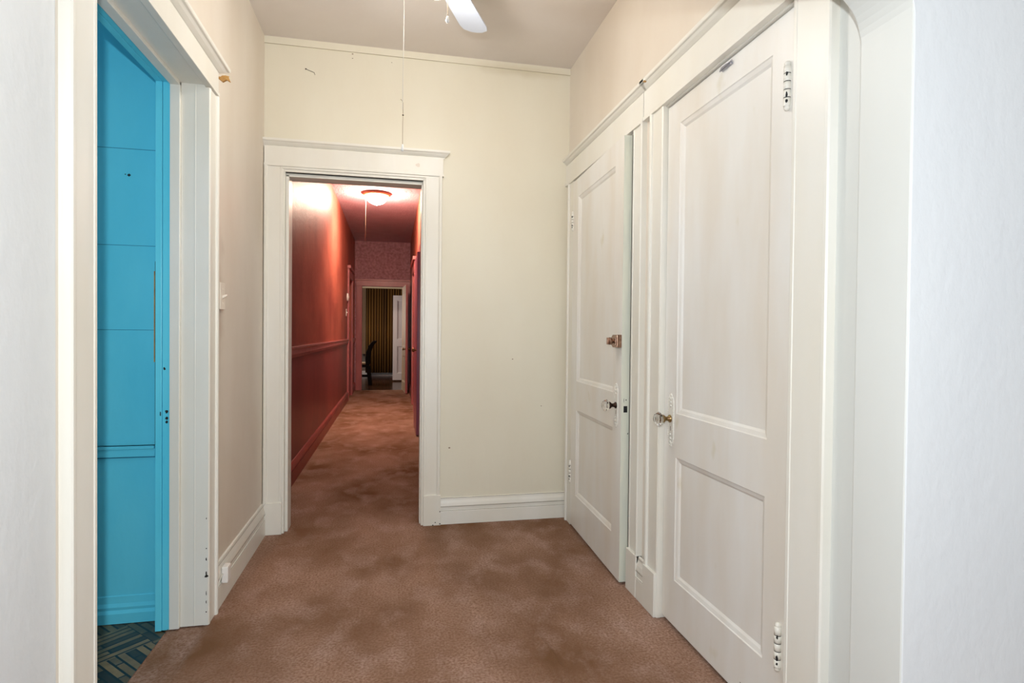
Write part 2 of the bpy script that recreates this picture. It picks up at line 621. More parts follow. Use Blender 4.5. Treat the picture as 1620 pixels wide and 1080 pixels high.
struct(mb.build('ceiling_kitchen', CEIL))

# ------------------------------------------------------------------ profiles
CASE = [(0, 0), (0.024, 0), (0.028, 0.004), (0.028, 0.014), (0.024, 0.019), (0.019, 0.020), (0.018, 0.024), (0.018, 0.098),
        (0.020, 0.1), (0.020, 0.110), (0.016, 0.116), (0, 0.116)]      # (thickness, across the width from the outer edge)


def casing(mb, o, out, across, up, length, width):
    k = width / 0.116
    prof = []
    for t, wv in CASE:
        if wv > 0.05:
            wv = width - (0.116 - wv)
        prof.append((t, wv))
    mb.prism(prof, o, out, across, up, length)


CROWN = [(0, 0), (0.006, 0), (0.010, 0.004), (0.010, 0.010), (0.016, 0.013), (0.026, 0.022), (0.032, 0.030), (0.038, 0.032), (0.040, 0.036), (0.040, 0.046), (0, 0.046)]


def crown(mb, o, out, along, length, s=1.0):
    prof = [(a * s, b) for a, b in CROWN]
    mb.prism(prof, o, out, (0, 0, 1), along, length, mitre=(1, 1))


BASEP = [(0, 0), (0.020, 0), (0.020, 0.078), (0.018, 0.082), (0.014, 0.083), (0.014, 0.106), (0.019, 0.110), (0.019, 0.114), (0.016, 0.130), (0.010, 0.146), (0.008, 0.160), (0, 0.162)]


def base(name, o, out, along, length, mats=TRIM, k=1.0, chips=()):
    mb = MB()
    mb.prism([(a, b * k) for a, b in BASEP], o, out, (0, 0, 1), along, length)
    o_, out_, al = Vector(o), Vector(out), Vector(along)
    if chips == 'seams':
        for z in (0.0825, 0.108, 0.1615):
            p0 = o_ + out_ * 0.0145 + Vector((0, 0, z * k))
            a = out_ * 0.006
            mb.quad([p0 + a, p0 + a + al * length, p0 + a + al * length + Vector((0, 0, 0.0018)), p0 + a + Vector((0, 0, 0.0018))], 1)
    elif chips:
        for s, z, ra, rb in chips:
            mb.blot(o_ + out_ * 0.0208 + al * s + Vector((0, 0, z)), al, (0, 0, 1), ra, rb, 1)
    m = mats if isinstance(mats, list) else [mats, CRACK]
    return struct(mb.build(name, m, normals=False if False else True))


# ------------------------------------------------------------------ hall doorway trim (trim_1)
def hall_trim():
    t = empty('trim_1', (-0.2, YF, 0))
    struct(t)
    out = (0, -1, 0)
    for nm, x0, ac, wd in (('side_casing', XL + 0.004, (1, 0, 0), 0.104), ('side_casing', 0.287, (-1, 0, 0), 0.104)):
        mb = MB()
        casing(mb, (x0, YF, 0.186), out, ac, (0, 0, 1), 2.137 - 0.186, wd)
        mb.build(nm, TRIM, t)
    for x0, x1 in ((XL + 0.004, -0.628), (0.186, 0.292)):
        mb = MB()
        mb.box(x0, x1, YF, YF - 0.030, 0.001, 0.186)
        if x0 < 0:
            for z in (0.135, 0.118, 0.09, 0.03, 0.15):
                mb.blot((x0 + 0.008, YF - 0.0306, z), (1, 0, 0), (0, 0, 1), 0.004, 0.006, 1)
        else:
            for x, z in ((0.26, 0.02), (0.288, 0.01), (0.288, 0.085), (0.245, 0.004)):
                mb.blot((x, YF - 0.0306, z), (1, 0, 0), (0, 0, 1), 0.005, 0.004, 1)
        mb.build('plinth_block', [TRIM, CHIP], t, bevel=0.002)
    mb = MB()
    mb.box(XL + 0.004, 0.292, YF, YF - 0.022, 2.145, 2.245)
    mb.box(XL + 0.002, 0.296, YF, YF - 0.027, 2.132, 2.146)
    mb.blot((0.14, YF - 0.0226, 2.19), (1, 0, 0), (0, 0, 1), 0.018, 0.016, 1)
    mb.build('head_board', [TRIM, WALLL], t, bevel=0.0015)
    mb = MB()
    crown(mb, (XL + 0.004, YF, 2.240), out, (1, 0, 0), 0.288 - XL)
    mb.build('crown_moulding', TRIM, t)
    # jamb lining with its stop
    for x0, x1 in ((HX0 - 0.034, HX0 - 0.016), (HX1 + 0.006, HX1 + 0.024)):
        mb = MB()
        mb.box(x0, x1, YF - 0.012, YF + 0.15, 0.001, HZ + 0.026)
        xi = x1 if x0 < 0 else x0
        mb.box(xi, xi + (0.016 if x0 < 0 else -0.008), YF + 0.02, YF + 0.13, 0.001, HZ + 0.010)
        mb.build('jamb', TRIM, t, bevel=0.0015)
    mb = MB()
    mb.box(HX0 - 0.034, HX1 + 0.024, YF - 0.012, YF + 0.15, HZ + 0.020, HZ + 0.038)
    mb.box(HX0 - 0.02, HX1 + 0.006, YF + 0.02, YF + 0.13, HZ, HZ + 0.020)
    mb.box(HX0 - 0.034, HX1 + 0.024, YF - 0.020, YF, HZ + 0.034, HZ + 0.048)
    mb.build('head_jamb', TRIM, t, bevel=0.0015)


hall_trim()


# ------------------------------------------------------------------ left doorway trim (trim_2)
def left_trim():
    t = empty('trim_2', (XL, 2.0, 0))
    struct(t)
    out = (1, 0, 0)
    mb = MB()
    casing(mb, (XL, LD1 + 0.100, 0.001), out, (0, -1, 0), (0, 0, 1), 2.140, 0.100)
    for z, ra, rb in ((0.31, 0.003, 0.003), (0.268, 0.003, 0.009), (0.198, 0.009, 0.008), (0.208, 0.003, 0.012), (0.13, 0.002, 0.012), (0.095, 0.002, 0.010), (0.055, 0.003, 0.004), (0.43, 0.002, 0.005)):
        mb.blot((XL + 0.010, LD1 - 0.0016, z), (1, 0, 0), (0, 0, 1), ra, rb, 1)
    mb.build('side_casing', [TRIM, CHIP], t)
    mb = MB()
    casing(mb, (XL, LD0 - 0.132, 0.001), out, (0, 1, 0), (0, 0, 1), 2.140, 0.132)
    mb.blot((XL + 0.0186, LD0 - 0.095, 0.12), (0, 1, 0), (0, 0, 1), 0.003, 0.012, 1)
    mb.build('side_casing', [TRIM, CHIP], t)
    mb = MB()
    mb.box(XL, XL + 0.022, LD0 - 0.135, LD1 + 0.102, 2.160, 2.245)
    mb.box(XL, XL + 0.026, LD0 - 0.137, LD1 + 0.104, 2.146, 2.161)
    mb.build('head_board', TRIM, t, bevel=0.0015)
    mb = MB()
    crown(mb, (XL, LD0 - 0.135, 2.238), out, (0, 1, 0), LD1 - LD0 + 0.237, 1.35)
    mb.blot((XL + 0.03, LD1 + 0.155, 2.250), (1, 0, 0), (0, 0.1, 1), 0.028, 0.012, 1)
    mb.build('crown_moulding', [TRIM, WOODCHIP], t)
    mb = MB()      # torn wood below the broken end of the crown
    mb.prism([(0, 0), (0.052, 0.004), (0.060, -0.016), (0.045, -0.008), (0.030, -0.018), (0.014, -0.006)], (XL, LD1 + 0.125, 2.238), (1, 0, 0), (0, 0, 1), (0, 1, 0), 0.012)
    mb.prism([(0, 0), (0.014, 0.002), (0.016, -0.008), (0, -0.012)], (XL + 0.004, LD1 + 0.106, 2.142), (1, 0, 0), (0, 0, 1), (0, 1, 0), 0.008)
    mb.build('splintered_wood', WOODCHIP, t)
    # jambs: white lining and stop, blue rebate on the kitchen side
    for side in (0, 1):
        y = LD1 if side else LD0
        s = -1 if side else 1
        mb = MB()
        mb.box(-0.820, XL + 0.002, y, y - s * 0.02, 0.001, LDZ + 0.02)
        mb.box(-0.856, -0.820, y + s * 0.014, y - s * 0.02, 0.001, LDZ)
        mb.box(-0.772, -0.766, y + s * 0.001, y - s * 0.01, 0.001, LDZ)
        mb.build('jamb', TRIM, t, bevel=0.002)
        mb = MB()
        mb.box(-0.884, -0.856, y + s * 0.004, y - s * 0.02, -0.004, LDZ + 0.01)
        mb.box(-0.908, -0.885, y + s * 0.008, y - s * 0.12, -0.004, LDZ + 0.01)
        if side:
            for z in (0.86, 0.835, 0.82):
                mb.blot((-0.868, y - 0.0046, z), (1, 0, 0), (0, 0, 1), 0.007, 0.008, 1)
            mb.blot((-0.889, y - 0.0086, 0.852), (1, 0, 0), (0, 0, 1), 0.003, 0.013, 1)
            mb.blot((-0.876, y - 0.0046, 1.03), (1, 0, 0), (0, 0, 1), 0.005, 0.007, 1)
        mb.build('blue_jamb', [BLUE, BLACK], t, bevel=0.0015)
    mb = MB()
    mb.box(-0.820, XL + 0.002, LD0, LD1, LDZ, LDZ + 0.02)
    mb.box(-0.856, -0.820, LD0, LD1, LDZ - 0.014, LDZ + 0.02)
    mb.build('head_jamb', TRIM, t, bevel=0.002)
    mb = MB()
    mb.box(-0.884, -0.856, LD0, LD1, LDZ - 0.004, LDZ + 0.02)
    mb.box(-0.908, -0.885, LD0 - 0.05, LD1 + 0.05, LDZ - 0.005, LDZ + 0.10)
    mb.build('blue_head_jamb', BLUE, t, bevel=0.0015)


left_trim()


# ------------------------------------------------------------------ right wall door trims (trim_3 far, trim_4 near)
def right_trim(name, y0, y1, zt, wn, wf, crown_near, chip=False, cyn=None, cyf=None):
    """y0 near edge of the opening, y1 far edge; wn / wf casing widths"""
    t = empty(name, (XR, (y0 + y1) / 2, 0))
    struct(t)
    out = (-1, 0, 0)
    for y, ac, wd in ((y0 - wn, (0, 1, 0), wn), (y1 + wf, (0, -1, 0), wf)):
        mb = MB()
        casing(mb, (XR, y, 0.001), out, ac, (0, 0, 1), zt + 0.015, wd)
        mb.build('side_casing', TRIM, t)
    cyn = y0 - wn if cyn is None else cyn
    cyf = y1 + wf if cyf is None else cyf
    mb = MB()
    mb.box(XR - 0.022, XR, cyn, cyf, zt + 0.022, zt + 0.135)
    mb.box(XR - 0.027, XR, cyn - 0.002, cyf, zt + 0.006, zt + 0.022)
    mb.build('head_board', TRIM, t, bevel=0.0015)
    mb = MB()
    prof = [(a * 1.15, b) for a, b in CROWN]
    mb.prism(prof, (XR, cyn, zt + 0.130), out, (0, 0, 1), (0, 1, 0), cyf - cyn, mitre=(1 if crown_near else 1, 0))
    if chip:
        mb.blot((XR - 0.03, cyn - 0.03, zt + 0.1765), (1, 0.2, 0), (0, 1, 0), 0.018, 0.014, 1)
    mb.build('crown_moulding', [TRIM, WOODCHIP], t)
    if chip:
        mb = MB()
        mb.prism([(0, 0), (0.045, 0.0), (0.040, 0.006), (0.028, 0.002), (0.018, 0.009), (0.006, 0.003)], (XR - 0.005, cyn - 0.060, zt + 0.158), (-1, 0, 0), (0, 0, 1), (0, 1, 0), 0.01)
        mb.build('splintered_wood', WOODCHIP, t)
    # jambs and head
    for y, s in ((y0, 1), (y1, -1)):
        mb = MB()
        mb.box(XR - 0.004, XR + 0.15, y, y - s * 0.02, 0.001, zt + 0.02)
        mb.box(XR + 0.062, XR + 0.09, y + s * 0.012, y, 0.001, zt)
        mb.build('jamb', TRIM, t, bevel=0.0015)
    mb = MB()
    mb.box(XR - 0.004, XR + 0.15, y0, y1, zt, zt + 0.02)
    mb.box(XR + 0.062, XR + 0.09, y0, y1, zt - 0.012, zt)
    mb.build('head_jamb', TRIM, t, bevel=0.0015)
    return t


t3 = right_trim('trim_3', D1a, D1b, D1Z, 0.112, 0.098, True, True, cyf=3.498)
t4 = right_trim('trim_4', D2a, D2b, D2Z, 0.150, 0.110, True, False, cyf=2.345)
mb = MB()      # backband of the near casing and plinth pieces by the floor
mb.box(XR - 0.031, XR, D1a - 0.112, D1a - 0.004, 0.001, 0.19)
mb.build('plinth_block', TRIM, t3, bevel=0.002)
mb = MB()
mb.box(XR - 0.031, XR, D2b + 0.004, D2b + 0.112, 0.001, 0.185)
mb.build('plinth_block', TRIM, t4, bevel=0.002)

# ------------------------------------------------------------------ baseboards, top board
mb_ = base('baseboard_far', (0.292, YF, 0.001), (0, -1, 0), (1, 0, 0), XR - 0.292, TRIM, 1.0, 'seams')
base('baseboard_left', (XL, LD1 + 0.103, 0.001), (1, 0, 0), (0, 1, 0), YF - 0.032 - (LD1 + 0.103), TRIM, 1.15, 'seams')
base('baseboard_right', (XR - 0.009, D2b + 0.112, 0.001), (-1, 0, 0), (0, 1, 0), D1a - 0.112 - D2b - 0.112, TRIM, 1.15, 'seams')
mb = MB()
mb.box(XL, XR, YF - 0.005, YF, ZC - 0.040, ZC)
mb.box(XL, XR, YF - 0.0055, YF, ZC - 0.0415, ZC - 0.040, 1)
struct(mb.build('trim_5', [WALLC, CRACKL]))
mb = MB()
for x in (XL,):
    mb.box(XL, XL + 0.03, YF - 0.03, YF, 2.29, ZC - 0.04)
mb.bm.clear()
mb.prism([(0, 0), (0.022, 0), (0.016, 0.01), (0.010, 0.016), (0, 0.022)], (XR, YF, 0.164), (0, -1, 0), (-1, 0, 0), (0, 0, 1), 1.96)
mb.bm.clear()
# kitchen rail and skirting
mb.box(-2.65, -0.945, 2.54, 2.56, 0.668, 0.712)
mb.box(-2.65, -0.945, 2.532, 2.56, 0.700, 0.712)
mb.box(-2.65, -0.945, 2.5585, 2.56, 0.660, 0.664, 1)
struct(mb.build('trim_6', [BLUE, BLUED], bevel=0.002))
mb = MB()
mb.prism([(0, 0), (0.018, 0), (0.018, 0.040), (0.010, 0.052), (0.013, 0.064), (0.006, 0.078), (0.004, 0.105), (0, 0.108)], (-2.65, 2.56, -0.006), (0, -1, 0), (0, 0, 1), (1, 0, 0), 1.74)
struct(mb.build('baseboard_kitchen', BLUE))


# ------------------------------------------------------------------ panelled doors
def leaf(mb, xf, th, y0, y1, z0, z1, panels, mi_edge=1):
    """door leaf, front face at x = xf looking to -X, panels [(ya,yb,za,zb)]"""
    ys = sorted({y0, y1} | {p for q in panels for p in q[:2]})
    zs = sorted({z0, z1} | {p for q in panels for p in q[2:]})
    for side, sgn in ((xf, 1), (xf + th, -1)):
        for i in range(len(ys) - 1):
            for j in range(len(zs) - 1):
                a, b, c, d = ys[i], ys[i + 1], zs[j], zs[j + 1]
                ym, zm = (a + b) / 2, (c + d) / 2
                if any(q[0] < ym < q[1] and q[2] < zm < q[3] for q in panels):
                    continue
                mb.quad([(side, a, c), (side, b, c), (side, b, d), (side, a, d)])
        for q in panels:
            steps = [(0, 0), (0.003, 0.003), (0.016, 0.007), (0.024, 0.0125), (0.026, 0.0125)]
            for (i0, d0), (i1, d1) in zip(steps, steps[1:]):
                A = [(q[0] + i0, q[2] + i0), (q[1] - i0, q[2] + i0), (q[1] - i0, q[3] - i0), (q[0] + i0, q[3] - i0)]
                B = [(q[0] + i1, q[2] + i1), (q[1] - i1, q[2] + i1), (q[1] - i1, q[3] - i1), (q[0] + i1, q[3] - i1)]
                for k in range(4):
                    l = (k + 1) % 4
                    mb.quad([(side + sgn * d0, *A[k]), (side + sgn * d0, *A[l]), (side + sgn * d1, *B[l]), (side + sgn * d1, *B[k])])
            i, d = steps[-1]
            mb.quad([(side + sgn * d, q[0] + i, q[2] + i), (side + sgn * d, q[1] - i, q[2] + i), (side + sgn * d, q[1] - i, q[3] - i), (side + sgn * d, q[0] + i, q[3] - i)])
    for pts, mi in (([(xf, y0, z0), (xf + th, y0, z0), (xf + th, y0, z1), (xf, y0, z1)], mi_edge),
                    ([(xf, y1, z0), (xf + th, y1, z0), (xf + th, y1, z1), (xf, y1, z1)], 0),
                    ([(xf, y0, z0), (xf + th, y0, z0), (xf + th, y1, z0), (xf, y1, z0)], 0),
                    ([(xf, y0, z1), (xf + th, y0, z1), (xf + th, y1, z1), (xf, y1, z1)], 0)):
        mb.quad(pts, mi)
    bmesh.ops.remove_doubles(mb.bm, verts=mb.bm.verts, dist=1e-5)


def hinge(parent, x, y, zt, zb, rad=0.0085, leafdir=1):
    """painted ball-tip butt hinge seen from its pin"""
    mb = MB()
    h = zt - zb
    k = [(0, 0), (rad * 0.55, 0.002), (rad * 0.95, 0.008), (rad * 0.7, 0.013), (rad, 0.014)]
    n = 5
    body0, body1 = 0.014, h - 0.014
    prof = list(k)
    dark = []
    for i in range(n):
        a = body0 + (body1 - body0) * i / n
        b = body0 + (body1 - body0) * (i + 1) / n
        prof += [(rad, a + 0.0012), (rad, b - 0.0012), (rad * 0.82, b - 0.0006), (rad * 0.82, b + 0.0006)]
        dark.append(b)
    prof = prof[:-1]
    prof += [(rad * 0.7, h - 0.013), (rad * 0.95, h - 0.008), (rad * 0.55, h - 0.002), (0, h)]
    mb.lathe(prof, (x, y, zb), (0, 0, 1), 14)
    for d in dark[:-1]:
        mb.lathe([(rad * 0.97, -0.0013), (rad * 0.97, 0.0013)], (x, y, zb + d), (0, 0, 1), 14, mi=1)
    mb.box(x + 0.002, x + rad, y - 0.006, y + 0.006, zb + 0.014, zt - 0.014)
    for q in ((0.30, 0.010), (0.72, 0.008), (0.18, 0.006)):
        mb.blot((x - rad * 0.72, y - rad * 0.74, zb + h * q[0]), (0.7, -0.7, 0), (0, 0, 1), 0.004, q[1], 1)
    return mb.build('hinge', [TRIM, BLACK], parent, normals=True)


def knob(parent, x, y, z, stem):
    """faceted clear glass knob on a metal shank, axis -X"""
    mb = MB()
    mb.lathe([(0, 0.068), (0.014, 0.068), (0.022, 0.063), (0.028, 0.052), (0.027, 0.045), (0.018, 0.036), (0.012, 0.033), (0, 0.033)], (x, y, z), (-1, 0, 0), 8, smooth=False)
    k = mb.build('knob', GLASS, parent)
    k['label'] = 'faceted clear glass knob'
    mb = MB()
    mb.lathe([(0, -0.001), (0.015, -0.001), (0.016, 0.004), (0.010, 0.008), (0.0085, 0.016), (0.010, 0.022), (0.015, 0.027), (0.0175, 0.033), (0.0165, 0.038), (0.012, 0.040), (0, 0.040)], (x, y, z), (-1, 0, 0), 20)
    mb.build('shank', stem, k)
    return k


def escutcheon(parent, x, y, z0, z1, wd=0.046):
    """long ornate painted door plate with scalloped ends and a beaded rim"""
    mb = MB()
    zc = (z0 + z1) / 2
    h = (z1 - z0) / 2

    def outline(k):
        pts = []
        hw = wd / 2 * k
        H = h - (1 - k) * wd / 2
        side = [(hw * 0.0, H), (hw * 0.28, H - 0.004), (hw * 0.34, H - 0.012), (hw * 0.72, H - 0.016), (hw * 0.80, H - 0.027), (hw * 0.98, H - 0.034), (hw, H - 0.05)]
        pts = side + [(a, -b) for a, b in side[::-1]] + [(-a, -b) for a, b in side[1:]] + [(-a, b) for a, b in side[::-1][:-1]]
        return pts
    o1, o2 = outline(1.0), outline(0.72)
    mb.prism([(0, 0)] * 0 + [(a, b) for a, b in o1], (x, y, zc), (0, 1, 0), (0, 0, 1), (-1, 0, 0), 0.0028)
    n = len(o1)
    for rr, k0, k1 in ((0.0028, 1.0, 0.93), (0.0, 0.9, 0.8)):
        pass
    for k in range(n):      # beads round the rim
        a = o1[k]
        b = o1[(k + 1) % n]
        d = math.hypot(b[0] - a[0], b[1] - a[1])
        for q in range(max(1, int(d / 0.007))):
            t = q / max(1, int(d / 0.007))
            yy, zz = (a[0] + (b[0] - a[0]) * t) * 0.90, (a[1] + (b[1] - a[1]) * t) * 0.965
            mb.lathe([(0.0030, 0), (0.0022, 0.0020), (0, 0.0028)], (x - 0.0026, y + yy, zc + zz), (-1, 0, 0), 6)
    for s in (-1, 1):      # leaf relief at both ends
        for q in range(3):
            mb.lathe([(0.0075 - q * 0.0015, 0), (0.005, 0.003), (0, 0.0042)], (x - 0.0026, y, zc + s * (h - 0.020 - q * 0.015)), (-1, 0, 0), 8)
        mb.blot((x - 0.0031, y + 0.004 * s, zc + s * (h - 0.05)), (0, 1, 0), (0, 0, 1), 0.003, 0.003, 1)
    mb.prism([(0, 0), (0.004, 0), (0.004, 0.018), (0, 0.018)], (x - 0.0026, y - 0.002, zc - 0.042), (0, 1, 0), (0, 0, 1), (-1, 0, 0), 0.0006, mi=1)
    return mb.build('escutcheon', [TRIM, SCUFF], parent)


def door_near():
    xf = XR + 0.006
    d = MB()
    leaf(d, xf, 0.036, D2a + 0.003, D2b - 0.003, 0.018, D2Z - 0.004,
         [(1.510, 2.068, 0.868, 2.022), (1.515, 2.068, 0.200, 0.694)], 0)
    for c, s in (((xf - 0.0006, 1.50, 0.10), (0.003, 0.004)), ((xf - 0.0006, 1.62, 0.06), (0.004, 0.003))):
        d.blot(c, (0, 1, 0), (0, 0, 1), s[0], s[1], 1)
    do = d.build('door_2', [DOORP, SCUFF], None, bevel=0)
    struct(do, 'near white two panel door on the right wall')
    knob(do, xf - 0.003, 2.112, 0.842, BRASS)
    escutcheon(do, xf, 2.108, 0.728, 0.944)
    hinge(do, xf - 0.006, D2a + 0.036 + 0.008, 1.969, 1.826, 0.0100)
    hinge(do, xf - 0.006, D2a + 0.036 + 0.010, 0.350, 0.206, 0.0100)
    mb = MB()      # small painted catch at the head of the door
    mb.box(xf - 0.008, xf, 1.715, 1.775, 2.090, 2.098)
    mb.tube([(xf - 0.008, 1.780, 2.092), (xf - 0.014, 1.76, 2.094), (xf - 0.012, 1.73, 2.097), (xf - 0.006, 1.71, 2.099)], 0.003, 6)
    c = mb.build('catch', STEEL, do, bevel=0.001)
    c['label'] = 'small grey metal catch'
    return do


door_near()


def door_far():
    piv = (XR + 0.0, D1b - 0.004, 0)
    xf = XR - 0.022
    y0, y1 = D1b - 0.004 - 0.852, D1b - 0.004
    d = MB()
    leaf(d, xf, 0.040, y0, y1, 0.014, D1Z - 0.006, [(y0 + 0.115, y1 - 0.115, 0.900, 2.002), (y0 + 0.115, y1 - 0.115, 0.215, 0.728)], 1)
    # build around the hinge pivot
    off = Vector(piv)
    for v in d.bm.verts:
        v.co -= off
    do = d.build('door_1', [DOORP, EDGE], None)
    do.location = off
    struct(do, 'far white two panel door standing slightly ajar')
    kz = 0.842
    knob(do, xf - 0.003, y0 + 0.062, kz, DARKBR)
    escutcheon(do, xf, y0 + 0.062, 0.735, 0.948)
    hinge(do, xf - 0.002, y1 - 0.002, 1.935, 1.812, 0.0088)
    hinge(do, xf - 0.002, y1 - 0.002, 0.405, 0.262, 0.0088)
    mb = MB()      # rim lock
    zc = 1.150
    mb.prism([(0.0, -0.030), (0.060, -0.030), (0.078, -0.018), (0.078, 0.018), (0.060, 0.030), (0.0, 0.030)], (xf, y0 + 0.002, zc), (0, 1, 0), (0, 0, 1), (-1, 0, 0), 0.024)
    mb.prism([(0.010, -0.020), (0.060, -0.020), (0.060, 0.020), (0.010, 0.020)], (xf - 0.024, y0 + 0.002, zc), (0, 1, 0), (0, 0, 1), (-1, 0, 0), 0.004)
    rl = mb.build('rim_lock', BRONZE, do, bevel=0.002)
    mb = MB()
    mb.lathe([(0.010, 0), (0.010, 0.008), (0.017, 0.010), (0.018, 0.022), (0.015, 0.026), (0, 0.026)], (xf - 0.028, y0 + 0.036, zc), (-1, 0, 0), 16)
    mb.box(xf - 0.062, xf - 0.052, y0 + 0.031, y0 + 0.041, zc - 0.016, zc + 0.016)
    tk = mb.build('turn_knob', BRONZE, rl, bevel=0.001)
    mb = MB()      # mortise latch in the door edge with wear round it
    mb.box(xf + 0.012, xf + 0.030, y0 - 0.0012, y0 + 0.002, 0.815, 0.845)
    mb.box(xf + 0.016, xf + 0.026, y0 - 0.005, y0, 0.822, 0.836)
    mb.blot((xf + 0.013, y0 - 0.0006, 0.872), (1, 0, 0), (0, 0, 1), 0.0015, 0.014, 0)
    mb.blot((xf + 0.024, y0 - 0.0006, 0.874), (1, 0, 0), (0, 0, 1), 0.003, 0.004, 0)
    mb.blot((xf + 0.034, y0 - 0.0006, 0.715), (1, 0, 0), (0, 0, 1), 0.003, 0.006, 0)
    l = mb.build('latch', BLACK, do)
    l['label'] = 'black mortise latch'
    do.rotation_euler = (0, 0, R(-1.9))
    return do


door_far()


# ------------------------------------------------------------------ small things in the room
def light_switch():
    t = empty('light_switch', (XL, 2.668, 1.33))
    tag(t, 'ivory toggle light switch with cover plate on the beige left wall', 'light switch')
    mb = MB()
    mb.box(XL, XL + 0.009, 2.633, 2.703, 1.272, 1.388)
    mb.build('cover_plate', PLASTIC, t, bevel=0.002)
    mb = MB()
    mb.prism([(0, -0.008), (0.018, 0.004), (0.017, 0.010), (0, 0.006)], (XL + 0.009, 2.664, 1.328), (1, 0, 0), (0, 0, 1), (0, 1, 0), 0.009)
    mb.build('toggle', PLASTIC, t, bevel=0.001)
    for z in (1.30, 1.36):
        mb = MB()
        mb.lathe([(0.003, 0), (0.002, 0.0012), (0, 0.0015)], (XL + 0.009, 2.668, z), (1, 0, 0), 8)
        mb.build('screw', PLASTIC, t)


light_switch()


def wall_jack():
    t = empty('phone_jack', (XL + 0.022, 2.66, 0.125))
    tag(t, 'small white phone jack box fixed on the left baseboard', 'phone jack')
    mb = MB()
    mb.box(XL + 0.018, XL + 0.044, 2.625, 2.675, 0.092, 0.162)
    mb.build('housing', WPLASTIC, t, bevel=0.004)
    mb = MB()
    mb.tube([(XL + 0.024, 2.628, 0.135), (XL + 0.023, 2.60, 0.128), (XL + 0.0225, 2.575, 0.116), (XL + 0.022, 2.557, 0.105)], 0.0022, 6)
    mb.build('cable', TRIM, t)


wall_jack()

mb = MB()
mb.tube([(-0.508, YF - 0.001, 2.708), (-0.508, YF - 0.010, 2.707), (-0.49, YF - 0.009, 2.70), (-0.462, YF - 0.006, 2.692), (-0.458, YF - 0.004, 2.68)], 0.0013, 6)
mb.lathe([(0.004, 0), (0.003, 0.002), (0, 0.003)], (-0.508, YF - 0.009, 2.707), (0, -1, 0), 8)
tag(mb.build('nail', DARKBR), 'small bent nail with a bit of wire high on the far cream wall', 'nail')


